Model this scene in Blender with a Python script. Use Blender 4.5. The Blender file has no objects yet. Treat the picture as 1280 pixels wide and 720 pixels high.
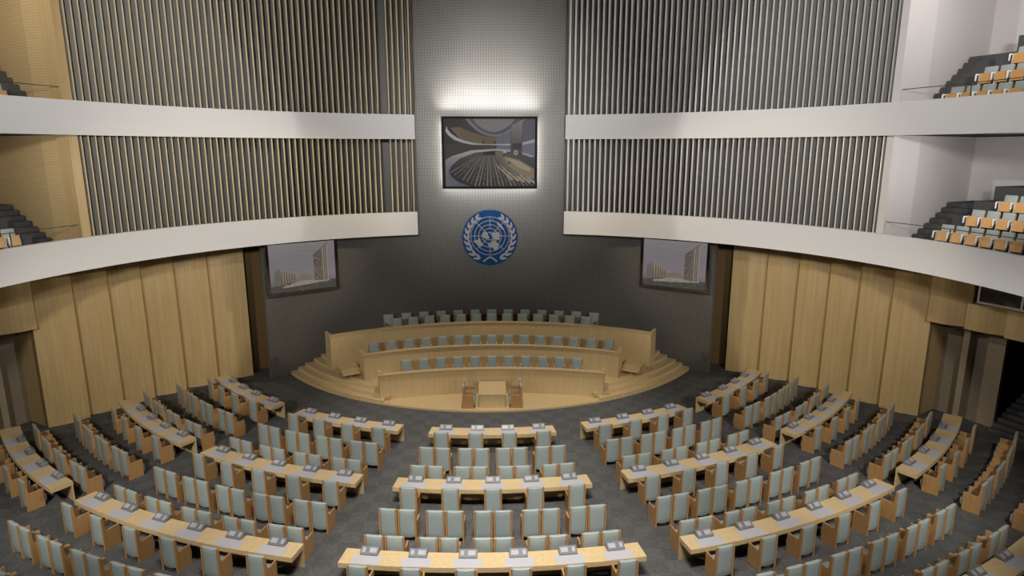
import bpy, bmesh, math, random
from math import sin, cos, pi, radians as R, degrees, atan2, hypot, sqrt
from mathutils import Vector, Matrix
random.seed(7)
scene = bpy.context.scene
COL = scene.collection

# ------------------------------------------------------------------ camera
H = 12.1
YAW, PITCH, FPX = R(1.87), R(12.2), 802.0
cam_d = bpy.data.cameras.new('camera'); cam = bpy.data.objects.new('camera', cam_d); COL.objects.link(cam)
cam.location = (0, 0, H); cam.rotation_euler = (pi/2 - PITCH, 0, -YAW)
cam_d.sensor_width = 36; cam_d.lens = FPX/1280*36; cam_d.clip_end = 200
scene.camera = cam
_fw = Vector((sin(YAW)*cos(PITCH), cos(YAW)*cos(PITCH), -sin(PITCH)))
_rt = Vector((cos(YAW), -sin(YAW), 0)); _up = _rt.cross(_fw)
def seen(p, m=12):
    v = Vector(p) - Vector((0, 0, H)); z = v.dot(_fw)
    if z < .5: return False
    x = 640 + FPX*v.dot(_rt)/z; y = 360 - FPX*v.dot(_up)/z
    return -m < x < 1280+m and -m < y < 720+m

YC = 18.88            # centre of the balcony circle
SC = 42.0             # centre of the seating arcs
def P(r, a, z=0, cy=YC): return Vector((r*sin(a), cy + r*cos(a), z))       # balcony polar, from +Y
def Q(r, a, z=0): return Vector((r*sin(a), SC - r*cos(a), z))              # seating polar, from -Y

# ------------------------------------------------------------------ materials
MAT = {}
def lin(c):
    return tuple(((v/255)/12.92 if v/255 <= .04045 else ((v/255+.055)/1.055)**2.4) for v in c)
def mat(name, col, rough=.5, metal=0, spec=.5, emit=None, estr=0):
    m = bpy.data.materials.new(name); m.use_nodes = True
    b = m.node_tree.nodes['Principled BSDF']
    b.inputs['Base Color'].default_value = (*col, 1); b.inputs['Roughness'].default_value = rough
    b.inputs['Metallic'].default_value = metal; b.inputs['Specular IOR Level'].default_value = spec
    if emit: b.inputs['Emission Color'].default_value = (*emit, 1); b.inputs['Emission Strength'].default_value = estr
    MAT[name] = m
    return m
def nodes(m): return m.node_tree.nodes, m.node_tree.links, m.node_tree.nodes['Principled BSDF']
def wood(name, c0, c1, rough, scale, coord='Object', bump=0, spec=.5):
    m = mat(name, c0, rough, spec=spec); n, l, b = nodes(m)
    tc = n.new('ShaderNodeTexCoord'); mp = n.new('ShaderNodeMapping'); mp.inputs['Scale'].default_value = scale
    if coord == 'World':
        g = n.new('ShaderNodeNewGeometry'); l.new(g.outputs['Position'], mp.inputs[0])
    else: l.new(tc.outputs[coord], mp.inputs[0])
    nz = n.new('ShaderNodeTexNoise'); nz.inputs['Scale'].default_value = 1; nz.inputs['Detail'].default_value = 5
    nz.inputs['Roughness'].default_value = .65
    l.new(mp.outputs[0], nz.inputs['Vector'])
    rp = n.new('ShaderNodeValToRGB'); rp.color_ramp.elements[0].color = (*c0, 1); rp.color_ramp.elements[1].color = (*c1, 1)
    rp.color_ramp.elements[0].position = .3; rp.color_ramp.elements[1].position = .7
    l.new(nz.outputs[0], rp.inputs[0]); l.new(rp.outputs[0], b.inputs['Base Color'])
    return m
wood('desk_wood', (.52, .375, .19), (.60, .45, .25), .34, (9, 9, 9))
wood('stage_wood', (.50, .36, .18), (.58, .43, .23), .22, (14, 14, .8), spec=.6)
wood('chair_wood', (.36, .19, .07), (.44, .245, .10), .36, (22, 22, 2))
wood('wall_wood', (.42, .29, .125), (.52, .37, .175), .42, (9, 9, .35), coord='World', spec=.6)
wood('seat_wood', (.50, .26, .08), (.56, .31, .11), .4, (20, 20, 3))
mat('pad', (.30, .345, .332), .42, spec=.5)
mat('pad_seat', (.29, .33, .32), .5)
mat('white_paint', (.68, .67, .665), .55)
mat('white_plastic', (.78, .76, .74), .4)
mat('mat_grey', (.43, .42, .44), .42, spec=.5)
mat('console_grey', (.155, .155, .165), .34, spec=.7)
mat('console_light', (.37, .37, .39), .33)
mat('black_gloss', (.004, .004, .005), .55, spec=.12)
mat('screen_frame', (.36, .33, .29), .10, metal=1)
mat('dark_metal', (.09, .09, .095), .38, metal=.6)
mat('slat_grey', (.46, .455, .44), .26, metal=.35)
mat('slat_gold', (.60, .485, .29), .42)
mat('slat_silver', (.58, .565, .54), .38, metal=.2)
mat('dark_void', (.018, .015, .012), .7)
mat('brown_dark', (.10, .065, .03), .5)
mat('reveal_wood', (.15, .09, .035), .4)
mat('gallery_back', (.14, .135, .125), .4)
mat('step_carpet', (.075, .075, .075), .9, spec=.1)
mat('plaster', (.62, .585, .57), .7)
mat('un_blue', (.002, .062, .215), .6, spec=.2)
mat('emblem_white', (.42, .41, .40), .55)
mat('rail_steel', (.10, .085, .07), .4, metal=.6)
mat('led', (.9, .9, .9), .5, emit=(1, 1, .98), estr=6)
mat('glass_dark', (.02, .02, .02), .05, spec=.8)

def grid_mat(name, pitch_u, pitch_v, c_lo, c_hi, rough, metal, mode='mesh'):
    """woven metal mesh in cylinder coordinates about the balcony centre"""
    m = mat(name, c_hi, rough, metal); n, l, b = nodes(m)
    g = n.new('ShaderNodeNewGeometry'); s = n.new('ShaderNodeSeparateXYZ'); l.new(g.outputs['Position'], s.inputs[0])
    def M(op, a, bb=None):
        x = n.new('ShaderNodeMath'); x.operation = op
        for i, v in enumerate((a, bb)):
            if v is None: continue
            if isinstance(v, (int, float)): x.inputs[i].default_value = v
            else: l.new(v, x.inputs[i])
        return x.outputs[0]
    ang = M('ARCTAN2', s.outputs['X'], M('SUBTRACT', s.outputs['Y'], YC))
    u = M('MULTIPLY', ang, 18.65/pitch_u); v = M('DIVIDE', s.outputs['Z'], pitch_v)
    tu = M('ABSOLUTE', M('SINE', M('MULTIPLY', u, pi))); tv = M('ABSOLUTE', M('SINE', M('MULTIPLY', v, pi)))
    f = M('MULTIPLY', M('POWER', tu, .8), M('POWER', tv, .8))
    mx = n.new('ShaderNodeMixRGB'); mx.inputs[1].default_value = (*c_lo, 1); mx.inputs[2].default_value = (*c_hi, 1)
    l.new(f, mx.inputs[0]); l.new(mx.outputs[0], b.inputs['Base Color'])
    return m
grid_mat('metal_mesh', .088, .080, (.03, .029, .027), (.27, .26, .24), .45, .5)

def plank_mat(name, c0, c1, dark, pitch):
    m = wood(name, c0, c1, .5, (1.2, 1.2, 16), coord='World'); n, l, b = nodes(m)
    g = n.new('ShaderNodeNewGeometry'); s = n.new('ShaderNodeSeparateXYZ'); l.new(g.outputs['Position'], s.inputs[0])
    d = n.new('ShaderNodeMath'); d.operation = 'DIVIDE'; d.inputs[1].default_value = pitch; l.new(s.outputs['Z'], d.inputs[0])
    fr = n.new('ShaderNodeMath'); fr.operation = 'FRACT'; l.new(d.outputs[0], fr.inputs[0])
    lt = n.new('ShaderNodeMath'); lt.operation = 'LESS_THAN'; lt.inputs[1].default_value = .14; l.new(fr.outputs[0], lt.inputs[0])
    mx = n.new('ShaderNodeMixRGB'); mx.inputs[2].default_value = (*dark, 1); l.new(lt.outputs[0], mx.inputs[0])
    src = b.inputs['Base Color'].links[0].from_socket; l.new(src, mx.inputs[1]); l.new(mx.outputs[0], b.inputs['Base Color'])
plank_mat('plank_wood', (.50, .36, .17), (.58, .42, .21), (.36, .25, .11), .10)
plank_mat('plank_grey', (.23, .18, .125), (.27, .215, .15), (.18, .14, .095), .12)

def carpet():
    m = mat('carpet', (.08, .078, .076), .95, spec=.15); n, l, b = nodes(m)
    g = n.new('ShaderNodeNewGeometry')
    ck = n.new('ShaderNodeTexChecker'); ck.inputs['Scale'].default_value = 1.0
    ck.inputs['Color1'].default_value = (.098, .095, .093, 1); ck.inputs['Color2'].default_value = (.084, .082, .08, 1)
    mp = n.new('ShaderNodeMapping'); mp.inputs['Rotation'].default_value = (0, 0, .0); mp.inputs['Scale'].default_value = (1.7, 1.7, 1.7)
    mp.inputs['Location'].default_value = (.2, .1, .3)
    l.new(g.outputs['Position'], mp.inputs[0]); l.new(mp.outputs[0], ck.inputs[0])
    nz = n.new('ShaderNodeTexNoise'); nz.inputs['Scale'].default_value = 9; nz.inputs['Detail'].default_value = 6
    l.new(g.outputs['Position'], nz.inputs['Vector'])
    rp = n.new('ShaderNodeValToRGB'); rp.color_ramp.elements[0].color = (.55, .55, .55, 1); rp.color_ramp.elements[1].color = (1.35, 1.35, 1.35, 1)
    l.new(nz.outputs[0], rp.inputs[0])
    mx = n.new('ShaderNodeMixRGB'); mx.blend_type = 'MULTIPLY'; mx.inputs[0].default_value = 1
    l.new(ck.outputs[0], mx.inputs[1]); l.new(rp.outputs[0], mx.inputs[2]); l.new(mx.outputs[0], b.inputs['Base Color'])
carpet()

def picture_mat(gain):
    m = bpy.data.materials.new('screen_picture'); m.use_nodes = True; n, l, b = nodes(m)
    at = n.new('ShaderNodeVertexColor'); at.layer_name = 'Col'
    b.inputs['Base Color'].default_value = (.01, .01, .01, 1); b.inputs['Roughness'].default_value = .6; b.inputs['Specular IOR Level'].default_value = .05
    l.new(at.outputs[0], b.inputs['Emission Color']); b.inputs['Emission Strength'].default_value = gain
    MAT['screen_picture'] = m
picture_mat(1.0)

# ------------------------------------------------------------------ mesh helpers
class MB:
    def __init__(s): s.v = []; s.f = []; s.m = []; s.sm = []
    def add(s, vs, fs, mi=0, smooth=False):
        o = len(s.v); s.v += [Vector(v) for v in vs]
        for f in fs: s.f.append([o+i for i in f]); s.m.append(mi); s.sm.append(smooth)
    def box(s, x0, x1, y0, y1, z0, z1, mi=0, M=None):
        vs = [Vector((x, y, z)) for z in (z0, z1) for y in (y0, y1) for x in (x0, x1)]
        if M: vs = [M @ v for v in vs]
        s.add(vs, [(0, 2, 3, 1), (4, 5, 7, 6), (0, 1, 5, 4), (2, 6, 7, 3), (0, 4, 6, 2), (1, 3, 7, 5)], mi)
    def prism(s, pts, z0, z1, mi=0):            # pts counter-clockwise in xy
        n = len(pts); vs = [(p[0], p[1], z0) for p in pts] + [(p[0], p[1], z1) for p in pts]
        s.add(vs, [tuple(range(n))[::-1], tuple(range(n, 2*n))] + [(i, (i+1) % n, n+(i+1) % n, n+i) for i in range(n)], mi)
    def extrude_x(s, prof, x0, x1, mi=0):       # prof in (y, z), counter-clockwise seen from +x
        n = len(prof); vs = [(x0, p[0], p[1]) for p in prof] + [(x1, p[0], p[1]) for p in prof]
        s.add(vs, [tuple(range(n))[::-1], tuple(range(n, 2*n))] + [(i, (i+1) % n, n+(i+1) % n, n+i) for i in range(n)], mi)
    def arc(s, fn, r0, r1, z0, z1, a0, a1, n=None, mi=0):
        n = n or max(2, int(abs(a1-a0)/R(1.2)))
        vs = []
        for i in range(n+1):
            a = a0 + (a1-a0)*i/n
            vs += [fn(r0, a, z0), fn(r1, a, z0), fn(r1, a, z1), fn(r0, a, z1)]
        fs = [(0, 1, 2, 3), tuple(4*n+k for k in (3, 2, 1, 0))]
        for i in range(n):
            b = 4*i
            for k in range(4): fs.append((b+k, b+4+k, b+4+(k+1) % 4, b+(k+1) % 4))
        s.add(vs, fs, mi)
    def tube(s, pts, r, n=6, mi=0):
        rings = []
        pts = [Vector(p) for p in pts]; vs = []; fs = []
        for i, p in enumerate(pts):
            t = (pts[min(i+1, len(pts)-1)] - pts[max(i-1, 0)]).normalized()
            a = t.orthogonal().normalized() if abs(t.z) > .9 else t.cross(Vector((0, 0, 1))).normalized(); b = t.cross(a)
            vs += [p + (a*cos(2*pi*k/n) + b*sin(2*pi*k/n))*r for k in range(n)]
        for i in range(len(pts)-1):
            for k in range(n): fs.append((i*n+k, i*n+(k+1) % n, (i+1)*n+(k+1) % n, (i+1)*n+k))
        fs += [tuple(range(n))[::-1], tuple((len(pts)-1)*n+k for k in range(n))]
        s.add(vs, fs, mi, True)
    def mesh(s, name, mats, off=None, bevel=0, seg=2, bev_smooth=False):
        me = bpy.data.meshes.new(name)
        me.from_pydata([tuple(v-off) if off is not None else tuple(v) for v in s.v], [], s.f)
        for m in (mats if isinstance(mats, (list, tuple)) else [mats]): me.materials.append(MAT[m])
        for p, mi, sm in zip(me.polygons, s.m, s.sm): p.material_index = mi; p.use_smooth = sm
        bm = bmesh.new(); bm.from_mesh(me)
        bmesh.ops.recalc_face_normals(bm, faces=bm.faces)
        if bevel:
            ed = [e for e in bm.edges if e.is_manifold and e.calc_face_angle(0) > .5]
            bmesh.ops.bevel(bm, geom=ed, offset=bevel, segments=seg, affect='EDGES', profile=.5)
            if bev_smooth:
                for f in bm.faces: f.smooth = True
        bm.to_mesh(me); bm.free()
        return me
    def obj(s, name, mats, parent=None, off=None, **k):
        return link(name, s.mesh(name, mats, off, **k), parent)
def link(name, me, parent=None):
    o = bpy.data.objects.new(name, me); COL.objects.link(o)
    if parent: o.parent = parent
    return o
def tag(o, label, cat, group=None):
    o['label'] = label; o['category'] = cat
    if group: o['group'] = group
    return o
def thing(name, label, cat, loc=(0, 0, 0), rz=0, group=None):
    o = bpy.data.objects.new(name, None); COL.objects.link(o); o.location = loc; o.rotation_euler = (0, 0, rz)
    o.empty_display_size = .2
    return tag(o, label, cat, group)
def struct(o, label=None):
    o['kind'] = 'structure'
    if label: o['label'] = label
    return o
def dup(root, loc, rz, label, group):
    r = root.copy(); COL.objects.link(r); r.location = loc; r.rotation_euler = (0, 0, rz); tag(r, label, root['category'], group)
    for ch in list(root.children):
        c = ch.copy(); COL.objects.link(c); c.parent = r
    return r
ORD = ['', 'first', 'second', 'third', 'fourth', 'fifth', 'sixth', 'seventh', 'eighth', 'ninth', 'tenth', 'eleventh', 'twelfth', 'thirteenth', 'fourteenth', 'fifteenth', 'sixteenth']

# ------------------------------------------------------------------ shell
mb = MB(); mb.prism([(30*cos(2*pi*i/96), 20+30*sin(2*pi*i/96)) for i in range(96)], -.3, 0)
struct(mb.obj('floor', 'carpet'), 'dark grey carpeted hall floor')
mb = MB(); mb.prism([(30*cos(2*pi*i/96), 20+30*sin(2*pi*i/96)) for i in range(96)], 23.0, 23.3)
struct(mb.obj('ceiling', 'white_paint'))

# mesh-clad back wall: wide below the balcony, a narrow strip above
mb = MB()
mb.arc(P, 18.65, 18.95, 0, 7.49, R(-39.6), R(39.6), 66)
mb.arc(P, 18.65, 18.95, 7.49, 23, R(-14.2), R(14.2), 24)
struct(mb.obj('wall_back', 'metal_mesh'), 'dark woven metal mesh wall behind the stage')
for s, nm in ((-1, 'left'), (1, 'right')):
    # dark cheek between mesh strip and slats
    mb = MB(); mb.arc(P, 17.05, 18.7, 7.49, 23, s*R(13.75), s*R(13.95), 2)
    struct(mb.obj('trim_%d' % (1 if s < 0 else 2), 'brown_dark'))
    # white balcony fronts and slabs
    for z0, z1, zf, k in ((7.49, 8.75, 8.36, 0), (12.63, 13.90, 13.52, 1)):
        mb = MB(); mb.arc(P, 17.0, 17.22, z0, z1, s*R(13.7), s*R(152), 120)
        struct(mb.obj('wall_%s_balcony_%s' % (nm, 'lower upper'.split()[k]), 'white_paint'), '%s white curved balcony front on the %s' % ('lower upper'.split()[k], nm))
        mb = MB(); mb.arc(P, 17.22, 27, z0+.02, zf, s*R(13.95), s*R(125), 100)
        struct(mb.obj('floor_%s_gallery_%s' % (nm, 'lower upper'.split()[k]), 'step_carpet'))
    # dark wall behind the slats
    mb = MB(); mb.arc(P, 19.2, 19.35, 8.36, 12.63, s*R(13.9), s*R(66), 50); mb.arc(P, 19.2, 19.35, 13.52, 23, s*R(13.9), s*R(66), 50)
    struct(mb.obj('wall_%s_gallery' % nm, 'gallery_back'))

# wood wall panels under the balcony (saw-tooth, about its own centre)
WC, WR = 15.3, 23.05
def Wp(r, a, z=0): return P(r, a, z, WC)
WA = [33.0, 35.2, 39.8, 43.8, 47.6, 51.2, 54.9, 58.8]
ZT = 7.49
for s, nm in ((-1, 'left'), (1, 'right')):
    mb = MB()
    def panel(a0, a1, z0, z1, lip=.38):
        # stage end (a0) stands proud; the near third falls back as a shallow scoop
        prof = [(0, lip), (.35, lip), (.48, lip*.93), (.6, lip*.78), (.72, lip*.56), (.84, lip*.32), (1, 0)]
        p = [Wp(WR-d, s*R(a0+(a1-a0)*t)) for t, d in prof] + [Wp(WR+.3, s*R(a1)), Wp(WR+.3, s*R(a0))]
        if s > 0: p = p[::-1]
        mb.prism(p, z0, z1)
    for a0, a1 in zip(WA[1:-1], WA[2:]): panel(a0, a1, 0, ZT)
    for a0, a1, zt in ((58.8, 62.6, ZT), (62.6, 66.4, 5.75), (66.4, 70.2, 5.75), (70.2, 74, 5.75), (74, 77.8, 5.75)): panel(a0, a1, 4.62, zt)
    panel(71.2, 76, 0, 4.62)
    struct(mb.obj('wall_%s' % nm, 'wall_wood'), 'golden wood wall of stepped vertical panels on the %s' % nm)
    mb = MB(); mb.arc(Wp, WR+.45, WR+.7, 0, ZT, s*R(30.5), s*R(35.4), 6); struct(mb.obj('trim_%d' % (10 if s < 0 else 11), 'reveal_wood'))
    # return and recess behind the opening
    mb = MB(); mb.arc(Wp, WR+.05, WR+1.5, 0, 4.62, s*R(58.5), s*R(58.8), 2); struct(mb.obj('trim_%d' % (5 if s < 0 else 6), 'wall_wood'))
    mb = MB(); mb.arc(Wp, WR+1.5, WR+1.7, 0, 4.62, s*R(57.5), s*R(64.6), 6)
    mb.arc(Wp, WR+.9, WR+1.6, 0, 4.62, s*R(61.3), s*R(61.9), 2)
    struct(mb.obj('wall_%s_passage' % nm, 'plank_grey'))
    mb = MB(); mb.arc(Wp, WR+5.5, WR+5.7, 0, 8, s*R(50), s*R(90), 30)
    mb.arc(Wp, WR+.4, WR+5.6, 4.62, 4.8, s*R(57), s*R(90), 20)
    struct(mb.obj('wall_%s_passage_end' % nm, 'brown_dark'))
    # window over the opening
    wa0, wa1 = s*R(63.0), s*R(78)
    mb = MB()
    mb.arc(Wp, WR-.02, WR+.06, 5.75, 5.83, wa0, wa1, 12); mb.arc(Wp, WR-.02, WR+.06, 7.40, 7.48, wa0, wa1, 12)
    for q in (63.0, 67.0, 71.0, 75): mb.arc(Wp, WR-.02, WR+.06, 5.75, 7.48, s*R(q), s*R(q+.18), 2)
    w = struct(mb.obj('window_%d' % (1 if s < 0 else 2), 'slat_silver'))
    g = MB(); g.arc(Wp, WR+.01, WR+.03, 5.83, 7.4, wa0, wa1, 12); g.obj('window_pane', 'glass_dark', w)
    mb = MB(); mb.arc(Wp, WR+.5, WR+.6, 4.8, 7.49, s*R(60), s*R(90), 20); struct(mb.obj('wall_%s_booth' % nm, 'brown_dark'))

# stairs in the passage on the right
t = thing('passage_stair', 'dark carpeted stair rising inside the right hand doorway', 'stairs', tuple(Wp(WR+1.2, R(67.5))))
for k in range(9):
    mb = MB(); mb.arc(Wp, WR+1.0+k*.32, WR+5.3, k*.17, (k+1)*.17, R(64.8), R(71), 5)
    mb.obj('step', 'step_carpet', t, off=Vector(t.location))

# gallery bays beside the slats: side wall, stairs, tiers, back wall
BAY = {}
for s, nm in ((-1, 'left'), (1, 'right')):
    wm = 'plank_wood' if s < 0 else 'plaster'
    mb = MB()
    for z0, z1 in ((8.36, 12.64), (13.52, 23)):
        mb.arc(P, 17.75, 19.3, z0, z1, s*R(66.0), s*R(66.6), 2)
        p = [P(19.3, s*R(66.5)), P(24.6, s*R(64.6)), P(24.6, s*R(63.6)), P(19.3, s*R(65.6))]
        mb.prism(p if s < 0 else p[::-1], z0, z1)
    struct(mb.obj('wall_%s_bay_side' % nm, wm), '%s side wall of the seating bay on the %s' % ('planked wood' if s < 0 else 'white plaster', nm))
    mb = MB()
    for z0, z1 in ((8.36, 12.64), (13.52, 23)): mb.arc(P, 17.3, 17.75, z0, z1, s*R(66.3), s*R(67.3), 2)
    struct(mb.obj('trim_%d' % (8 if s < 0 else 9), 'wall_wood' if s < 0 else 'plaster'))
    mb = MB()
    for z0, z1 in ((8.36, 12.64), (13.52, 23)): mb.arc(P, 24.6, 24.9, z0, z1, s*R(63.4), s*R(112), 40)
    struct(mb.obj('wall_%s_bay_back' % nm, wm))
    if s < 0:
        mb = MB()
        for z0, z1 in ((8.36, 12.64), (13.52, 23)): mb.arc(P, 17.26, 17.9, z0, z1, -R(67.35), -R(67.6), 2)
        struct(mb.obj('trim_7', 'wall_wood'))
    for lev, zf, rise, r0, tr, nn, tier in ((0, 8.36, .205, 19.6, .47, 7, .56), (1, 13.52, .27, 19.0, .44, 9, .74)):
        st = thing('gallery_stair', 'dark grey carpeted stair beside the %s wall, %s gallery' % ('wood plank' if s < 0 else 'white plaster', 'lower upper'.split()[lev]), 'stairs', tuple(P(r0, s*R(68), zf)))
        for k in range(nn):
            mb = MB(); rk = r0+k*tr; mb.arc(P, rk, 24.55, zf+.003+k*rise, zf+.003+(k+1)*rise, s*R(66.62 - max(0, 1.9*(rk-19.3)/5.3)), s*R(70.6 - k*.12), 4)
            mb.obj('step', 'step_carpet', st, off=Vector(st.location))
        for k in range(1, 5):
            mb = MB(); mb.arc(P, 18.62 + (k-1)*1.15, 24.6, zf+(k-1)*tier, zf+k*tier, s*R(70.8), s*R(112), 34)
            struct(mb.obj('floor_%s_%s_tier' % (nm, 'lower upper'.split()[lev]), 'step_carpet'))
        # guard rail
        gr = thing('guard_rail', 'thin dark guard rail above the %s %s balcony front' % (nm, 'lower upper'.split()[lev]), 'railing', tuple(P(17.4, s*R(75), zf)))
        zr = zf + .86
        mb = MB(); mb.tube([P(17.4, s*R(67.2+i*1.0), zr) for i in range(44)], .016); mb.obj('top_rail', 'rail_steel', gr, off=Vector(gr.location))
        for q in (76.3, 86, 96):
            if not seen(P(17.4, s*R(q), zr)): continue
            mb = MB(); mb.tube([P(17.4, s*R(q), zf), P(17.4, s*R(q), zr)], .02); mb.obj('post', 'rail_steel', gr, off=Vector(gr.location))

# ------------------------------------------------------------------ slat screens
for s, nm in ((-1, 'left'), (1, 'right')):
    for lev, z0, z1 in ((0, 8.36, 12.63), (1, 13.52, 22.9)):
        g = thing('slat_screen', '%s screen of upright %s-edged metal slats on %s gallery' % (nm, 'gold' if s < 0 else 'silver', 'lower upper'.split()[lev]), 'slat screen', tuple(P(17.4, s*R(40), z0)))
        mb = MB(); eb = MB(); n = 56
        for i in range(n):
            if s < 0 and i == 5: continue
            a = s*R(14.15 + i*.957)
            M = Matrix.Translation(P(17.32, a, 0)) @ Matrix.Rotation(-a, 4, 'Z')
            w = (.036 if s < 0 else .050) - (.015 if s < 0 else .026)*i/55
            mb.box(-w+.003, w-.003, .03, .36, z0, z1, 0, M)
            eb.box(-w, w, 0, .035, z0+.04, z1, 0, M)
        mb.obj('slats', 'slat_grey', g, off=Vector(g.location))
        eb.obj('slat_edges', 'slat_gold' if s < 0 else 'slat_silver', g, off=Vector(g.location))

# ------------------------------------------------------------------ stage
def clip_mesh(r, side=None):
    pass
MR = 18.6
def ring_cross(r):      # angle about (0,SC) where circle r meets the mesh circle
    lo, hi = 0, R(89)
    for _ in range(50):
        m = (lo+hi)/2; p = Q(r, m)
        if hypot(p.x, p.y-YC) < MR: lo = m
        else: hi = m
    return lo
def level(r, z0, z1, xmin=None, parent=None, name='step'):
    ac = ring_cross(r)
    def back(p0, p1, n=30):
        a0 = atan2(p0.x, p0.y-YC); a1 = atan2(p1.x, p1.y-YC)
        return [P(MR, a0+(a1-a0)*i/n) for i in range(1, n)]
    if xmin is None:
        fr = [Q(r, -ac + 2*ac*i/80) for i in range(81)]
        pts = fr + back(fr[-1], fr[0], 60)
        mb = MB(); mb.prism(pts, z0, z1); mb.obj(name, 'stage_wood', parent, off=Vector(parent.location))
    else:
        for s in (-1, 1):
            a0 = math.asin(xmin/r)
            fr = [Q(r, a0 + (ac-a0)*i/40) for i in range(41)]
            inner = Vector((xmin + .0, YC + sqrt(MR*MR - xmin*xmin), 0))
            pts = fr + back(fr[-1], inner) + [inner]
            if s < 0: pts = [Vector((-p.x, p.y, 0)) for p in pts][::-1]
            mb = MB(); mb.prism(pts, z0, z1); mb.obj(name, 'stage_wood', parent, off=Vector(parent.location))
stage = thing('stage_platform', 'light wood stage platform with curved steps at both ends', 'stage', (0, 31, 0))
level(13.72, 0, .09, None, stage, 'platform')
level(13.70, .09, .20, 5.25, stage); level(13.32, .20, .36, 5.0, stage); level(12.92, .36, .50, 5.35, stage)
level(12.42, .51, .68, 7.25, stage); level(12.0, .68, .85, 8.95, stage); level(11.65, .85, 1.02, 9.0, stage); level(11.3, 1.02, 1.19, 9.05, stage); level(10.95, 1.19, 1.36, 9.1, stage)
DESKS = [('front', 12.5, 18.05, 17.6, .09, 1.40, .51), ('middle', 17.55, 15.3, 25.2, .51, 1.90, .92), ('top', 19.0, 15.95, 32.0, .68, 2.60, 1.66)]
so = Vector(stage.location)
# tier floors behind the three curved desks
for nm, cy, r, hw, zb, zt, zf in DESKS:
    fn = lambda rr, a, z=0, cy=cy: P(rr, a, z, cy)
    lo = {'front': .09, 'middle': .51, 'top': .92}[nm]
    n = 40
    fr = [fn(r+.1, R(-hw) + 2*R(hw)*i/n) for i in range(n+1)]
    a0, a1 = atan2(fr[-1].x, fr[-1].y-YC), atan2(fr[0].x, fr[0].y-YC)
    e = {'front': 0, 'middle': -.05, 'top': -.07}[nm]
    pts = fr + [P(MR, (a0+e)+(a1-a0-2*e)*i/n) for i in range(n+1)]
    mb = MB(); mb.prism(pts, .09 if nm == 'front' else lo, zf); mb.obj('tier_floor', 'stage_wood', stage, off=so)
# little steps between the middle desk and the wings
for s in (-1, 1):
    for k in range(2):
        mb = MB(); mb.arc(lambda rr, a, z=0: P(rr, a, z, 17.55), 15.95+.32*k, 17.4, .68, .68+.12*(k+1), s*R(25.3), s*R(28.6), 4); mb.obj('small_step', 'stage_wood', stage, off=so)
for nm, cy, r, hw, zb, zt, zf in DESKS:
    fn = lambda rr, a, z=0, cy=cy: P(rr, a, z, cy)
    t = thing('rostrum_desk', {'front': 'lowest curved wooden rostrum desk nearest the stage floor', 'middle': 'middle curved wooden rostrum desk on the stage', 'top': 'longest curved wooden rostrum desk, highest on the stage'}[nm], 'desk', tuple(fn(r, 0, zb)))
    off = Vector(t.location); hwr = R(hw)
    mb = MB(); mb.arc(fn, r, r+.10, zb, zt-.06, -hwr, hwr, 50); mb.obj('front_panel', 'stage_wood', t, off=off)
    dz = .62 if nm != 'top' else .60
    mb = MB(); mb.arc(fn, r-.07, r+.16, zt-.05, zt, -hwr-.004, hwr+.004, 50); mb.obj('rim', 'stage_wood', t, off=off)
    mb = MB(); mb.arc(fn, r+.10, r+.62, zf+.70, zf+.74, -hwr, hwr, 50); mb.obj('worktop', 'desk_wood', t, off=off)
    for s in (-1, 1):
        dep = {'front': .75, 'middle': 1.0, 'top': .85}[nm]
        z1 = zt
        w = .12/r
        mb = MB(); mb.arc(fn, r+.10, r+dep, zb, z1, s*(hwr-w), s*hwr, 2); mb.obj('end_panel', 'stage_wood', t, off=off)

# table on the stage floor
t = thing('stage_table', 'solid wooden table between armchairs at the front of the stage', 'table', (0, 29.4, .093))
mb = MB(); mb.box(-.66, .66, -.78, .95, .62, .68); mb.obj('tabletop', 'stage_wood', t, bevel=.008)
for x in (-.64, .58):
    mb = MB(); mb.box(x, x+.06, -.70, .93, 0, .62); mb.obj('side_panel', 'stage_wood', t)
mb = MB(); mb.box(-.58, .58, -.76, -.70, 0, .62); mb.obj('front_panel', 'stage_wood', t)

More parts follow.
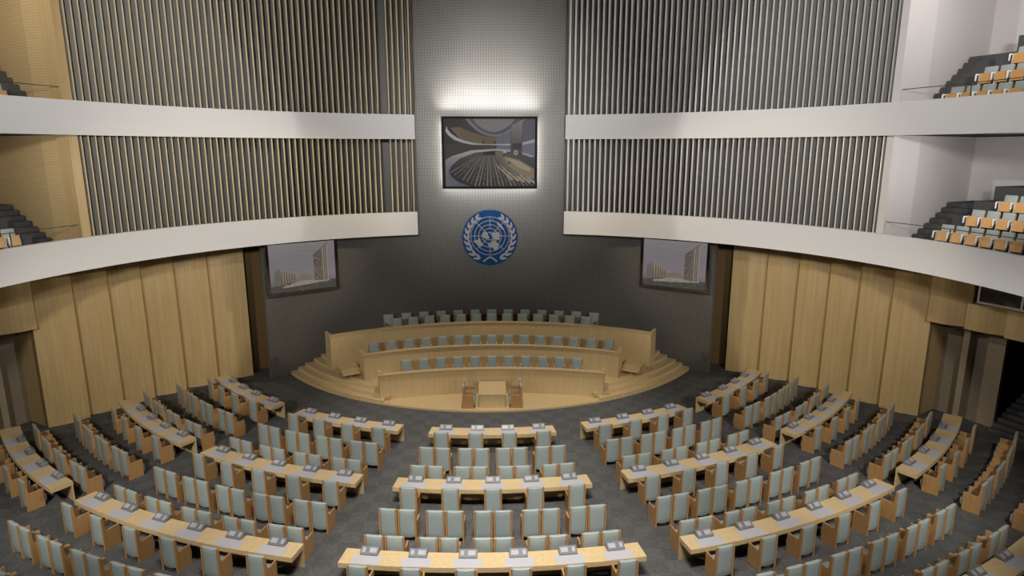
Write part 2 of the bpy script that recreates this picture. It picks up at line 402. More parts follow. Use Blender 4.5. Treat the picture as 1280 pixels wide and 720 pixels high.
# ------------------------------------------------------------------ armchairs
def chair_meshes():
    ms = []
    prof = [(-.28, 0), (.25, 0), (.26, .655), (-.13, .64), (-.175, .69), (-.215, 1.085), (-.28, 1.085)]
    for s in (-1, 1):
        mb = MB(); x = s*.268; mb.extrude_x(prof, x-.027, x+.027)
        ms.append(('side_panel', mb.mesh('side_panel', 'chair_wood', bevel=.006, seg=1)))
    # backrest pad: gently bowed slab
    def pad(x1, y0, y1, z0, z1, bow, nx=6, nz=5):
        vs, fs = [], []
        for side in (0, 1):
            for j in range(nz+1):
                for i in range(nx+1):
                    u = -1+2*i/nx; w = -1+2*j/nz
                    x = u*x1; z = z0+(z1-z0)*(j/nz)
                    y = y0 if side == 0 else y1
                    k = (1-u*u)*(1-.4*w*w)
                    y += (-bow if side == 0 else bow*.7)*k
                    if j == 0: z -= .035*(1-u*u)
                    if j == nz: z -= .014*(1-u*u)
                    vs.append((x, y, z))
        N = (nx+1)*(nz+1); idx = lambda sd, i, j: sd*N + j*(nx+1)+i
        for j in range(nz):
            for i in range(nx):
                fs.append((idx(0, i, j), idx(0, i+1, j), idx(0, i+1, j+1), idx(0, i, j+1)))
                fs.append((idx(1, i, j), idx(1, i, j+1), idx(1, i+1, j+1), idx(1, i+1, j)))
        for i in range(nx):
            fs.append((idx(0, i, 0), idx(1, i, 0), idx(1, i+1, 0), idx(0, i+1, 0)))
            fs.append((idx(0, i, nz), idx(0, i+1, nz), idx(1, i+1, nz), idx(1, i, nz)))
        for j in range(nz):
            fs.append((idx(0, 0, j), idx(0, 0, j+1), idx(1, 0, j+1), idx(1, 0, j)))
            fs.append((idx(0, nx, j), idx(1, nx, j), idx(1, nx, j+1), idx(0, nx, j+1)))
        return vs, fs
    mb = MB(); mb.add(*pad(.240, -.268, -.185, .17, 1.09, .028)); ms.append(('backrest', mb.mesh('backrest', 'pad', bevel=.02, seg=2, bev_smooth=True)))
    mb = MB(); mb.extrude_x([(-.18, .33), (.22, .33), (.245, .14), (.30, .12), (.335, .2), (.34, .36), (.315, .44), (.26, .465), (-.18, .445)], -.239, .239)
    ms.append(('seat_cushion', mb.mesh('seat_cushion', 'pad_seat', bevel=.02, seg=2, bev_smooth=True)))
    return ms
CH = chair_meshes()
chair0 = None
def chair(loc, rz, label, group):
    global chair0
    if chair0 is None:
        chair0 = thing('padded_armchair', label, 'chair', loc, rz, group)
        for n, me in CH: link(n, me, chair0)
        return chair0
    return dup(chair0, loc, rz, label, group)

# ------------------------------------------------------------------ hall desks, consoles, chairs
def mirrored(lst): return [-v for v in lst[::-1]]
BLK = [  # name, r0, a0, a1, console azimuths
    ('front centre', 17.08, -8.5, 8.5, [-6.42, -2.1, 2.1, 6.42]),
    ('second centre', 21.36, -9.0, 9.0, [-7.2, -3.6, 0, 3.6, 7.2]),
    ('nearest centre', 25.54, -9.6, 9.6, [-7.93, -4.78, -1.6, 1.6, 4.78, 7.93])]
SIDE = [('front %s inner', 17.02, 12.7, 29.7, [14.7, 19.08, 23.4, 27.72]), ('second %s inner', 21.34, 12.5, 30.55, [14.2, 17.82, 21.47, 25.15, 28.8]),
        ('third %s inner', 25.55, 12.6, 31.85, [14.27, 17.47, 20.67, 23.87, 27.1, 30.35]),
        ('nearest %s inner', 29.85, 12.6, 33.0, [14.5, 17.4, 20.3, 23.2, 26.1, 29.0]),
        ('front %s outer', 16.95, 34.2, 53.2, [36.1, 40.8, 45.05, 49.3]), ('second %s outer', 21.27, 34.15, 51.5, [36.0, 39.7, 43.4, 47.05]),
        ('third %s outer', 25.62, 35.0, 50.8, [36.75, 40.05, 43.4, 46.9])]
for nm, r0, a0, a1, cs in SIDE:
    BLK.append((nm % 'right', r0, a0, a1, cs)); BLK.append((nm % 'left', r0, -a1, -a0, mirrored(cs)))

def console_meshes(flip):
    out = []
    mb = MB(); mb.extrude_x([(-.13, 0), (.135, 0), (.135, .135), (.105, .15), (-.13, .035)], -.265, .265)
    out.append(('console_body', mb.mesh('console_body', 'console_grey', bevel=.006, seg=1)))
    def quad(x0, x1, v0, v1, h=.004):
        # on the sloping face: v 0 (front) .. 1 (back)
        a = Vector((0, -.13, .035)); b = Vector((0, .105, .15)); nrm = Vector((0, -.115, .235)).normalized()
        pts = [a + (b-a)*v + Vector((x, 0, 0)) + nrm*k for k in (0, h) for x, v in ((x0, v0), (x1, v0), (x1, v1), (x0, v1))]
        m = MB(); m.add(pts, [(3, 2, 1, 0), (4, 5, 6, 7), (0, 1, 5, 4), (1, 2, 6, 5), (2, 3, 7, 6), (3, 0, 4, 7)]); return m
    f = -1 if flip else 1
    xs = sorted((f*-.21, f*.0)); out.append(('display', quad(xs[0], xs[1], .25, .8).mesh('display', 'console_light')))
    xs = sorted((f*.12, f*.21)); out.append(('keypad', quad(xs[0], xs[1], .25, .8).mesh('keypad', 'console_light')))
    return out
CONS = {False: console_meshes(False), True: console_meshes(True)}

LEAD = {}
for nm, r0, a0, a1, cs in BLK:
    amid = (a0+a1)/2
    vis = any(seen(Q(r0+.35, R(a0+(a1-a0)*i/8), .75)) for i in range(9))
    if vis:
        t = thing('delegate_desk', 'long curved wooden desk, %s desk of the hall' % nm, 'desk', tuple(Q(r0+.35, R(amid))), 0, 'delegate desks in the hall')
        off = Vector(t.location)
        mb = MB(); mb.arc(Q, r0, r0+.69, .60, .75, R(a0), R(a1), 24); mb.obj('desktop', 'desk_wood', t, off=off)
        mb = MB(); mb.arc(Q, r0+.01, r0+.06, 0, .60, R(a0), R(a1), 24); mb.obj('front_panel', 'desk_wood', t, off=off)
        mb = MB(); mb.arc(Q, r0+.06, r0+.34, .44, .60, R(a0+.6), R(a1-.6), 24); mb.obj('cable_shelf', 'chair_wood', t, off=off)
        for c in cs:
            if not seen(Q(r0+.5, R(c), .75), 40): continue
            w = degrees(.41/(r0+.5))
            mb = MB(); mb.arc(Q, r0+.265, r0+.672, .75, .756, R(c-w), R(c+w), 4); mb.obj('writing_mat', 'mat_grey', t, off=off)
    k = 0; tot = [c for c in cs if seen(Q(r0+.2, R(c), .8), 8)]
    for c in tot:
        k += 1; p = Q(r0+.155, R(c), .7565)
        flip = (c > 0) if abs(c) < 10 else (c > 0 if False else c > 0)
        flip = (c < 0) if abs(c) < 10 else (c > 0)
        key = flip; lab = 'grey desk console with two pale panels, %s from left on %s desk' % (ORD[k], nm)
        if key not in LEAD:
            t = thing('desk_console', lab, 'console', tuple(p), R(c), 'conference consoles on the desks')
            for n, me in CONS[key]: link(n, me, t)
            LEAD[key] = t
        else: dup(LEAD[key], tuple(p), R(c), lab, 'conference consoles on the desks')
    # chairs: singles at the desk, then two rows of pairs
    for row, rr in ((0, r0+1.255), (1, r0+2.6), (2, r0+4.02)):
        lst = []
        for c in cs:
            if row == 0: lst.append(c)
            else:
                h = degrees(.303/(rr-.28)); lst += [c-h, c+h]
        lst = [a for a in lst if seen(Q(rr, R(a), 1.05), 3) or seen(Q(rr-.5, R(a), .6), 3)]
        for k, a in enumerate(lst, 1):
            lab = 'pale padded chair, %s from left %s %s desk' % (ORD[k], ['at the', 'in first row behind', 'in second row behind'][row], nm)
            jit = random.uniform(-.4, .4)
            chair(tuple(Q(rr-.28, R(a), 0)), R(a+jit), lab, 'padded armchairs of the hall')

# stage chairs
ROWS = [('lowest rostrum desk', 12.5, 19.45, .51, [.885*i for i in range(-5, 6)]),
        ('middle rostrum desk', 17.55, 16.85, .92, [.905*i for i in range(-7, 8)]),
        ('highest rostrum desk', 19.0, 17.28, 1.66, [.90*i for i in range(-6, 7)])]
for nm, cy, r, z, xs in ROWS:
    for k, x in enumerate(xs, 1):
        a = x/r if nm[0] == 'l' else math.asin(x/r)
        p = P(r-.27, a, z, cy)
        p.z += .003
        chair(tuple(p), pi - a, 'stage chair facing the hall, %s from left behind the %s' % (ORD[k], nm), 'chairs on the stage')
for k in range(13):
    x = 1.0*(k-6); a = math.asin(x/18.3)
    chair(tuple(P(18.02, a, 1.66, 19.0)+Vector((0, 0, .003))), pi - a, 'stage chair against the mesh wall, %s from left in rearmost row' % ORD[k+1], 'chairs on the stage')
for s in (-1, 1):
    for y, w in ((28.83, 'nearer'), (29.55, 'farther')):
        chair((s*1.13, y, .093), -pi/2 if s < 0 else pi/2, '%s of two armchairs on the %s of the stage table' % (w, 'left' if s < 0 else 'right'), 'armchairs at the stage table')

# ------------------------------------------------------------------ balcony seats
def seat_meshes():
    ms = []
    T = Matrix.Rotation(R(10), 4, 'X')
    mb = MB(); M = Matrix.Translation((0, -.20, .40)) @ T
    mb.box(-.235, .235, 0, .05, 0, .48, 0, M); ms.append(('backrest_pad', mb.mesh('backrest_pad', 'pad', bevel=.015, seg=2, bev_smooth=True)))
    mb = MB(); mb.box(-.24, .24, -.02, 0, -.02, .46, 0, M); ms.append(('back_shell', mb.mesh('back_shell', 'seat_wood')))
    T2 = Matrix.Translation((0, -.02, .25)) @ Matrix.Rotation(R(9), 4, 'X')
    mb = MB(); mb.box(-.225, .225, .06, .08, 0, .385, 0, T2); ms.append(('seat_shell', mb.mesh('seat_shell', 'seat_wood', bevel=.006, seg=1)))
    mb = MB(); mb.box(-.22, .22, 0, .06, .01, .375, 0, T2); ms.append(('seat_cushion', mb.mesh('seat_cushion', 'pad', bevel=.012, seg=1)))
    mb = MB()
    pr = [(-.2, 0), (-.13, 0), (-.12, .58), (.14, .57), (.15, .35), (.17, .35), (.185, .59), (.15, .63), (-.18, .63)]
    mb.extrude_x([(-.12, 0), (.0, 0), (-.03, .58), (.10, .57), (.12, .36), (.16, .36), (.16, .59), (.12, .63), (-.15, .63)], .255, .30)
    ms.append(('armrest', mb.mesh('armrest', 'white_plastic', bevel=.01, seg=1)))
    return ms
SM = seat_meshes(); seat0 = None
for s, nm in ((1, 'right'), (-1, 'left')):
    for lev, zf, tier in ((0, 8.36, .56), (1, 13.52, .74)):
        for row in range(4):
            r = 18.3 + 1.15*row; z = zf + tier*row
            st = {0: (72.1, 73.0, 74.0, 74.6), 1: (70.9, 72.0, 73.0, 73.6)}[lev][row] + (0 if s > 0 else .6)
            k = 0; step = degrees(.585/17.9)*17.9/r
            for i in range(26):
                a = s*R(st + step*(i+.5))
                if not seen(P(r, a, z+.7), 8): continue
                k += 1
                lab = 'tip-up balcony seat, %s from slat screen in %s row, %s %s balcony' % (ORD[min(k, 16)], ORD[row+1], nm, 'lower upper'.split()[lev])
                loc = tuple(P(r, a, z)); rz = pi - a; gp = 'tip-up seats on the balconies'
                if seat0 is None:
                    seat0 = thing('balcony_seat', lab, 'seat', loc, rz, gp)
                    for n, me in SM: link(n, me, seat0)
                else: dup(seat0, loc, rz, lab, gp)

# ------------------------------------------------------------------ screens
def picture(parent, o, ux, uz, nrm, polys, name='picture'):
    vs, fs, cols = [], [], []
    for k, (pts, c) in enumerate(polys):
        b = len(vs)
        for i, (u, v) in enumerate(pts):
            vs.append(o + ux*u + uz*v + nrm*(.00012*k))
        fs.append(tuple(range(b, len(vs))))
        cols.append([lin(dull(c[i % len(c)])) if isinstance(c[0], (tuple, list)) else lin(dull(c)) for i in range(len(pts))])
    me = bpy.data.meshes.new(name); me.from_pydata([tuple(v) for v in vs], [], fs)
    ca = me.color_attributes.new('Col', 'FLOAT_COLOR', 'CORNER')
    for p, cc in zip(me.polygons, cols):
        for li, c in zip(p.loop_indices, cc): ca.data[li].color = (*c, 1)
    me.materials.append(MAT['screen_picture'])
    return link(name, me, parent)
def frame_mesh(w, h, b, d):
    mb = MB()
    mb.box(-w/2, w/2, 0, d, 0, b); mb.box(-w/2, w/2, 0, d, h-b, h); mb.box(-w/2, -w/2+b, 0, d, b, h-b); mb.box(w/2-b, w/2, 0, d, b, h-b)
    return mb
def dull(c, k=.55, g=.94):
    m = sum(c)/3
    return tuple((m+(v-m)*k)*g for v in c)
def strip(p, w, c): # polyline stripe, w widths
    a = []; b_ = []
    for (u, v), ww in zip(p, w): a.append((u, v+ww)); b_.append((u, v-ww))
    return (b_ + a[::-1], c)
# main screen
t = thing('main_screen', 'large black-framed screen showing the hall, high on mesh wall', 'screen', (-.05, 36.80, 9.91))
w, h = 5.36, 3.97
mb = frame_mesh(w, h, .13, .18); mb.obj('frame', 'black_gloss', t)
mb = MB(); mb.box(-w/2+.1, w/2-.1, .08, .18, .1, h-.1); mb.obj('backing', 'black_gloss', t)
def px(pts): return [((x-60)/1140, 1-((y if True else 0)-90)/830) for x, y in pts]    # picture space of the display
PY = []
PY.append(([(0, 0), (1, 0), (1, 1), (0, 1)], ((48, 46, 46), (66, 60, 55), (84, 82, 88), (52, 50, 48))))
ell = lambda cx, cy, rx, ry, a0, a1, n=18: [(cx+rx*cos(R(a0+(a1-a0)*i/n)), cy+ry*sin(R(a0+(a1-a0)*i/n))) for i in range(n+1)]
PY.append((px([(330, 90)] + [(400, 170), (470, 230), (560, 280), (640, 300), (720, 302), (800, 285), (890, 240), (905, 230), (1010, 150), (1095, 92)]), (112, 106, 110)))
PY.append((px([(372, 90), (420, 150), (480, 205), (560, 255), (650, 280), (730, 282), (800, 265), (905, 205), (1000, 140), (1050, 92)]), (80, 77, 86)))
PY.append((px([(420, 90), (470, 150), (540, 205), (620, 240), (690, 250), (760, 235), (840, 195), (900, 150), (945, 92)]), (118, 108, 104)))
PY.append((px([(905, 170), (1040, 100), (1035, 380), (900, 390)]), ((110, 104, 102), (122, 116, 114), (88, 84, 82), (84, 80, 78))))
PY.append((px([(1045, 135), (1195, 95), (1195, 330), (1045, 375)]), (74, 74, 86)))
for i in range(9): PY.append((px([(1055+16*i, 132-4*i), (1061+16*i, 130-4*i), (1061+16*i, 370-5*i), (1055+16*i, 372-5*i)]), (96, 96, 112)))
PY.append((px([(715, 305), (890, 245), (890, 395), (715, 400)]), (98, 98, 112)))
for i in range(8): PY.append((px([(725+20*i, 302-6*i), (731+20*i, 300-6*i), (731+20*i, 396), (725+20*i, 398)]), (76, 76, 90)))
PY.append((px([(140, 195), (265, 190), (400, 250), (560, 300), (712, 312), (712, 398), (560, 398), (400, 380), (260, 330)]), (108, 88, 62)))
for i in range(16): PY.append((px([(270+26*i, 200+7*i), (275+26*i, 201+7*i), (275+26*i, 340+4*i), (270+26*i, 338+4*i)]), (84, 66, 46)))
for x in (545, 685): PY.append((px([(x, 350), (x+14, 350), (x+14, 395), (x, 395)]), (44, 36, 30)))
PY.append((px([(95, 175), (110, 220), (150, 265), (220, 315), (320, 355), (450, 385), (600, 398), (890, 392), (890, 410), (600, 418), (440, 408), (300, 382), (190, 345), (110, 285), (80, 235)]), (150, 146, 152)))
PY.append((px([(75, 400), (300, 400), (890, 412), (890, 462), (600, 458), (380, 470), (180, 520), (75, 580)]), (64, 58, 54)))
PY.append((px([(715, 412), (890, 412), (890, 468), (715, 455)]), (96, 95, 108)))
PY.append((px([(545, 415), (700, 415), (700, 455), (545, 458)]), (78, 60, 48)))
PY.append((px([(915, 390), (1030, 380), (1030, 455), (915, 460)]), (62, 58, 56)))
PY.append((px([(1040, 375), (1195, 335), (1195, 375), (1040, 405)]), (148, 144, 148)))
PY.append((px([(1040, 405), (1195, 375), (1195, 540), (1040, 500)]), (100, 100, 114)))
PY.append((px([(1040, 495), (1195, 545), (1195, 570), (1040, 520)]), (140, 136, 140)))
# floor of seating and lower balcony crescent
PY.append((px([(60, 920), (60, 640), (180, 560), (420, 495), (700, 480), (900, 500), (1200, 640), (1200, 920)]), ((40, 40, 42), (54, 52, 54), (66, 62, 60), (78, 72, 66), (88, 80, 70), (80, 74, 68), (70, 64, 60), (58, 54, 52))))
PY.append((px([(550, 488), (700, 482), (700, 530), (550, 528)]), (58, 40, 32)))
PY.append((px([(700, 482), (795, 490), (790, 560), (700, 535)]), (118, 92, 62)))
for i in range(22):
    x0 = 450 + i*17.5; x1 = 120 + i*52
    if x1 > 1190: continue
    y1 = 915 if x1 > 420 else 915 - (420-x1)*.55
    PY.append((px([(x0, 535+abs(i-11)*2), (x0+6, 535+abs(i-11)*2), (x1+18, y1), (x1, y1)]), [(126, 110, 88), (112, 104, 92), (92, 80, 64)][i % 3]))
for k in range(260):
    i = random.uniform(0, 21); q = random.random()**.7; x0 = 450+i*17.5; x1 = 120+i*52; y1 = 915 if x1 > 420 else 915-(420-x1)*.55
    x = x0+(x1-x0)*q; y = 545+(y1-545)*q; w_ = 3+9*q
    if x < 1150: PY.append((px([(x, y), (x+w_, y), (x+w_, y+w_*.8), (x, y+w_*.8)]), random.choice([(38, 34, 32), (48, 44, 42), (140, 122, 96), (30, 28, 28)])))
for i in range(5): PY.append((px([(700+i*60, 650+i*10), (712+i*60, 648+i*10), (930+i*75, 830+i*12), (905+i*75, 850+i*12)]), (150, 132, 100)))
PY.append((px([(800, 560), (830, 545), (1000, 590), (1190, 700), (1190, 830), (1000, 770), (860, 660)]), (134, 112, 78)))
PY.append((px([(845, 570), (1000, 605), (1150, 700), (1130, 740), (980, 680)]), (158, 136, 92)))
PY.append((px([(770, 590), (800, 560), (870, 670), (1010, 775), (990, 800), (850, 700)]), (96, 92, 90)))
PY.append((px([(860, 610), (890, 612), (886, 640), (866, 640)]), (84, 60, 40)))
PY.append((px([(75, 590), (160, 540), (400, 472), (700, 455), (890, 465), (890, 490), (700, 474), (450, 500), (260, 570), (150, 660), (112, 740), (150, 800), (240, 870), (380, 918), (75, 918)]), ((118, 114, 120), (128, 124, 130), (150, 146, 150), (158, 152, 152), (146, 142, 146), (140, 136, 142), (150, 146, 150), (140, 136, 140), (122, 118, 126), (104, 102, 112), (92, 90, 100), (88, 86, 96), (86, 84, 94), (80, 78, 88), (96, 94, 104))))
PY.append((px([(x, y) for x, y in ell(958, 500, 26, 30, 0, 340)]), (170, 160, 120)))
PY.append((px([(x, y) for x, y in ell(958, 500, 16, 20, 0, 340)]), (110, 100, 84)))
PY.append((px([(795, 480), (840, 486), (840, 505), (795, 500)]), (160, 156, 156)))
PY.append((px([(1150, 560), (1195, 548), (1195, 630), (1165, 610)]), (44, 60, 130)))
picture(t, Vector((-w/2+.13, .075, .13)), Vector((w-.26, 0, 0)), Vector((0, 0, h-.26)), Vector((0, -1, 0)), PY, 'display')
mb = MB(); mb.box(-w/2+.1, w/2-.1, .30, .36, h-.18, h-.10); mb.obj('light_bar', 'dark_metal', t)

# side screens
def side_screen(nm, p0, p1, z0, z1):
    p0, p1 = Vector(p0), Vector(p1); mid = (p0+p1)/2; d = p1-p0; w = d.length; h = z1-z0
    t = thing('side_screen', 'framed picture of a tower and long hall on %s end of mesh wall' % nm, 'screen', (mid.x, mid.y, z0), atan2(d.y, d.x))
    frame_mesh(w, h, .155, .12).obj('frame', 'screen_frame', t, bevel=.008, seg=1)
    mb = MB(); mb.box(-w/2+.1, w/2-.1, .07, .115, .1, h-.1); mb.obj('backing', 'black_gloss', t)
    L = []
    L.append(([(0, 0), (1, 0), (1, .3), (1, .6), (1, 1), (0, 1), (0, .6), (0, .3)], ((78, 72, 72), (84, 78, 76), (128, 112, 118), (118, 108, 116), (124, 118, 116), (128, 122, 120), (116, 108, 116), (118, 106, 116))))
    for k in range(14):
        v = .45+.035*k+random.uniform(-.01, .01); u = random.uniform(0, .6); ww = random.uniform(.2, .4)
        L.append(([(u, v), (u+ww*.5, v-.006), (min(u+ww, 1), v+.004), (u+ww*.5, v+.014)], (112+random.randint(-3, 8), 102+random.randint(-2, 5), 112)))
    L.append(([(0, 0), (1, 0), (1, .17), (.7, .20), (.2, .19), (0, .13)], (72, 66, 60)))
    L.append(([(.06, .40), (.13, .50), (.165, .46), (.165, .16), (.06, .14)], (104, 94, 84)))
    L.append(([(.15, .50), (.44, .33), (.47, .24), (.17, .16)], ((150, 132, 104), (138, 124, 104), (120, 104, 84), (132, 108, 76))))
    for k in range(6):
        u = .165+.038*k; L.append(([(u, .17+.012*k), (u+.014, .172+.012*k), (u+.014, .478-.024*k), (u, .486-.024*k)], (88, 70, 50)))
    L.append(([(.42, .28), (.47, .34), (.60, .32), (.64, .26), (.46, .24)], (128, 104, 78)))
    L.append(([(.16, .13), (.46, .21), (.90, .19), (.90, .15), (.2, .09)], (146, 130, 106)))
    L.append(([(.665, .72), (.80, .85), (.805, .17), (.665, .19)], ((82, 74, 66), (96, 86, 76), (112, 86, 62), (104, 84, 66))))
    for r_ in range(10):
        for c_ in range(4):
            if random.random() < .6:
                u = .675+.031*c_; v = .22+.052*r_+.02*c_*.6
                L.append(([(u, v), (u+.018, v+.004), (u+.018, v+.022), (u, v+.018)], random.choice([(140, 122, 100), (70, 64, 60), (120, 100, 82), (150, 130, 110)])))
    L.append(([(.805, .86), (.89, .95), (.89, .16), (.81, .16)], (140, 124, 98)))
    for u in (.825, .852): L.append(([(u, .17), (u+.014, .17), (u+.014, .885+(u-.825)), (u, .875+(u-.825))], (94, 76, 56)))
    L.append(([(.655, .72), (.665, .725), (.89, .965), (.895, .955), (.66, .71)], (60, 52, 46)))
    for k in range(60):
        u = random.uniform(.02, .96); v = random.uniform(.01, .15); s_ = random.uniform(.008, .03)
        L.append(([(u, v), (u+s_, v), (u+s_, v+s_*.6), (u, v+s_*.6)], random.choice([(110, 96, 70), (58, 52, 46), (90, 84, 74), (128, 108, 70), (66, 66, 70)])))
    picture(t, Vector((-w/2+.155, .066, .155)), Vector((w-.31, 0, 0)), Vector((0, 0, h-.31)), Vector((0, -1, 0)), L, 'display')
side_screen('left', (-11.66, 33.12, 0), (-8.46, 35.22, 0), 4.50, 7.40)
side_screen('right', (8.36, 35.27, 0), (11.56, 33.2, 0), 4.50, 7.40)

# ------------------------------------------------------------------ round emblem
t = thing('wall_emblem', 'round blue emblem with world map and laurel wreath on mesh wall', 'emblem', (-.07, 37.36, 7.04))
RE = 1.63
mb = MB(); n = 72
vs = [(RE*cos(2*pi*i/n), y, RE*sin(2*pi*i/n)) for y in (-.05, .05) for i in range(n)]
mb.add(vs, [tuple(range(n)), tuple(range(n, 2*n))[::-1]] + [(i, (i+1) % n, n+(i+1) % n, n+i) for i in range(n)]); mb.obj('disc', 'un_blue', t)
# emblem drawn in units of the zoomed photo: centre (403,352), radius 288
def E(x, y): return ((x-403)/288*RE, (352-y)/288*RE)
def flat(mb, pts, y0=-.065, y1=-.049):
    n = len(pts); mb.add([(p[0], y0, p[1]) for p in pts] + [(p[0], y1, p[1]) for p in pts], [tuple(range(n)), tuple(range(n, 2*n))[::-1]] + [(i, (i+1) % n, n+(i+1) % n, n+i) for i in range(n)])
def ringz(mb, c, r, w, n=60, y0=-.06, y1=-.049):
    vs = []; fs = []
    for i in range(n):
        a = 2*pi*i/n
        for rr in (r-w, r+w):
            for y in (y0, y1): vs.append((c[0]+rr*cos(a), y, c[1]+rr*sin(a)))
    for i in range(n):
        b, d = 4*i, 4*((i+1) % n)
        fs += [(b, b+2, d+2, d), (b+1, d+1, d+3, b+3), (b, d, d+1, b+1), (b+2, b+3, d+3, d+2)]
    mb.add(vs, fs)
gc = E(403, 333); S = RE/288
mb = MB()
for rr in (198, 158, 117, 78, 40): ringz(mb, gc, rr*S, 3.2*S)
for k in range(8):
    a = pi/4*k; r0_ = 40 if k % 2 else 78
    d = Vector((cos(a), sin(a))); e = Vector((-d.y, d.x))*3.0*S; c = Vector(gc)
    pts = [c+d*r0_*S-e, c+d*198*S-e, c+d*198*S+e, c+d*r0_*S+e]; flat(mb, [(p.x, p.y) for p in pts], -.06)
mb.obj('map_grid', 'emblem_white', t)
CONT = [
 [(318, 322), (335, 298), (355, 290), (372, 296), (385, 312), (380, 330), (392, 336), (398, 350), (388, 362), (372, 352), (362, 362), (345, 354), (330, 344)],           # north america
 [(228, 384), (255, 376), (275, 372), (288, 352), (302, 360), (308, 384), (322, 408), (334, 432), (318, 436), (300, 444), (284, 430), (266, 416), (246, 400)],       # south america
 [(424, 306), (440, 292), (462, 298), (480, 286), (500, 302), (510, 322), (500, 340), (506, 362), (488, 380), (478, 366), (462, 374), (444, 362), (428, 366), (432, 346), (418, 330)],   # asia
 [(412, 396), (426, 378), (446, 384), (470, 378), (462, 392), (440, 396), (424, 402)],  # europe
 [(378, 430), (396, 404), (422, 404), (450, 398), (472, 404), (492, 430), (492, 456), (474, 480), (456, 488), (438, 466), (424, 452), (398, 442)],                   # africa
 [(474, 196), (492, 190), (510, 210), (524, 232), (544, 256), (548, 274), (530, 266), (512, 246), (494, 232), (480, 216)],                                           # australia
 [(392, 296), (404, 288), (410, 296), (400, 302)], [(420, 160), (440, 156), (432, 166)], [(486, 270), (500, 258), (498, 272)], [(404, 306), (414, 300), (420, 312), (412, 320)]]
for c in CONT:
    mb = MB(); flat(mb, [E(*p) for p in c], -.068); mb.obj('continent', 'emblem_white', t)
def leaf(mb, p, ang, L, W):
    d = Vector((cos(ang), sin(ang))); e = Vector((-d.y, d.x)); p = Vector(p)
    prof = [(0, .12), (.25, .9), (.5, 1), (.75, .7), (1, 0)]
    pts = [p+d*L*u+e*W*w for u, w in prof] + [p+d*L*u-e*W*w for u, w in prof[::-1][1:]]
    flat(mb, [(q.x, q.y) for q in pts])
for s in (-1, 1):
    mb = MB(); c = Vector((0, E(0, 345)[1]))
    N = 9
    for i in range(N):
        th = R(-66 + 118*i/(N-1))               # angle up the wreath
        rr = 236*S + (8*S if i < 2 else 0)
        base = c + Vector((s*rr*cos(th), rr*sin(th)))
        tang = atan2(cos(th), -s*sin(th)) if True else 0
        for sd in (-1, 1):
            dirv = Vector((-s*sin(th), cos(th))).normalized(); out = Vector((s*cos(th), sin(th)))
            dv = (dirv + out*sd*.36).normalized()
            leaf(mb, base + out*sd*3*S, atan2(dv.y, dv.x), (80 - 2*i)*S, 12.5*S)
    th0 = [E(403 + s*0, 548)]
    pts = [E(403+s*60, 602), E(403+s*74, 598), E(403+s*10, 552), E(403-s*2, 548), E(403-s*30, 550), E(403-s*10, 560)]
    st = [(403-s*(-64), 606), (403+s*76, 598), (403+s*40, 572), (403+s*8, 552), (403-s*40, 556), (403-s*90, 560), (403-s*90, 552), (403-s*30, 544), (403+s*20, 548)]
    flat(mb, [E(*p) for p in [(403+s*64, 606), (403+s*78, 598), (403+s*46, 570), (403+s*16, 550), (403-s*4, 546), (403-s*10, 556), (403+s*30, 576)]])
    mb.obj('laurel_branch', 'emblem_white', t)

# ------------------------------------------------------------------ lights
def area(name, loc, target, sx, sy, power, col=(1, 1, 1), spread=180):
    d = bpy.data.lights.new(name, 'AREA'); d.shape = 'RECTANGLE'; d.size = sx; d.size_y = sy; d.energy = power; d.color = col; d.spread = R(spread)
    o = bpy.data.objects.new(name, d); COL.objects.link(o); o.location = loc
    o.rotation_euler = (Vector(target)-Vector(loc)).to_track_quat('-Z', 'Y').to_euler(); return o
def spot(name, loc, target, power, ang, blend, col=(1, 1, 1), rad=.25):
    d = bpy.data.lights.new(name, 'SPOT'); d.energy = power; d.spot_size = R(ang); d.spot_blend = blend; d.color = col; d.shadow_soft_size = rad
    o = bpy.data.objects.new(name, d); COL.objects.link(o); o.location = loc
    o.rotation_euler = (Vector(target)-Vector(loc)).to_track_quat('-Z', 'Y').to_euler(); return o
area('ceiling_light', (0, 8, 22.3), (0, 17, 0), 6, 3, 1000, (1, .965, .91), 58)
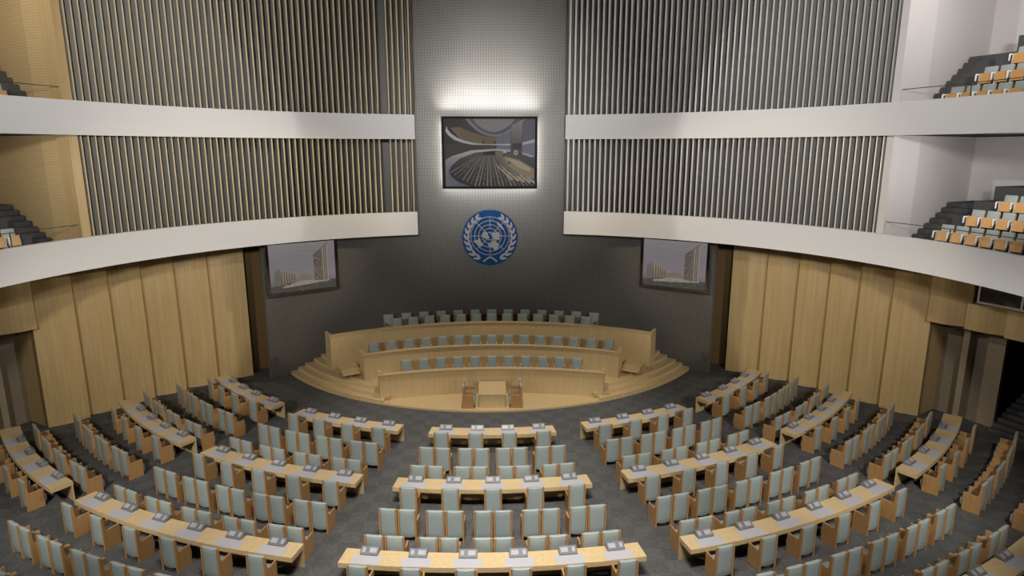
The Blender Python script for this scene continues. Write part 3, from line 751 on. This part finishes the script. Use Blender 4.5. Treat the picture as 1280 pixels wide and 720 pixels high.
area('rear_fill', (0, -6, 15.5), (0, 37, 12.5), 1.5, 1.5, 170, (1, .98, .95), 24)  # unseen fill added behind the camera to lift the mesh wall and emblem
for s in (-1, 1): area('rear_fill', (s*2, -6, 15.5), (s*13.5, 32, 16.5), 2.5, 1.5, 620, (1, .97, .93), 48)  # added pair of soft fills, no real fixture, brightening the slat galleries
spot('ceiling_spot', (0, 26.5, 22.6), (0, 28.5, 0), 8600, 48, .75, (1, .94, .84), .4)
for s in (-1, 1):
    spot('balcony_spot', (s*13.6, 9.5, 11.2), (s*13.6, 26, .5), 4300, 54, .5, (1, .97, .90), .25)
    spot('balcony_spot', (s*12.6, 7.5, 11.2), (s*9.0, 21, .8), 3000, 60, .5, (1, .97, .90), .25)
    spot('wall_fill_spot', (-s*8, 32.0, 11.2), (s*17, 30.5, 6.0), 5200, 44, .5, (1, .86, .64), .2)  # added spot from the opposite stage side, darkens the panels' near thirds by contrast
    spot('gallery_spot', (-s*12, 13, 20), (s*17.0, 23.5, 11.2), 6500, 46, .10, (1, .98, .97), .2)
    for z, zt in ((12.45, 8.5), (19.5, 13.6)): area('bay_light', P(17.9, s*R(82), z), P(21.5, s*R(66), zt+2.2), 1.2, 1.2, 175 if s > 0 else 115, (1, .97, .95), 150)
area('screen_wash', (-.05, 36.40, 13.96), (-.05, 37.45, 15.45), 5.3, .2, 230, (1, 1, .98), 85)
area('screen_wash', (-.05, 37.0, 9.88), (-.05, 37.5, 9.3), 5.2, .12, 45, (1, 1, .98))
for s in (-1, 1): area('screen_wash', (-.05+s*2.6, 37.0, 11.9), (-.05+s*3.0, 37.5, 11.9), .12, 3.6, 32, (1, 1, .98))

wd = bpy.data.worlds.new('world'); scene.world = wd; wd.use_nodes = True
wd.node_tree.nodes['Background'].inputs[0].default_value = (.9, .95, 1, 1); wd.node_tree.nodes['Background'].inputs[1].default_value = .03

scene.view_settings.view_transform = 'Standard'; scene.view_settings.look = 'None'
scene.view_settings.exposure = 0; scene.view_settings.gamma = 1; scene.view_settings.use_curve_mapping = False
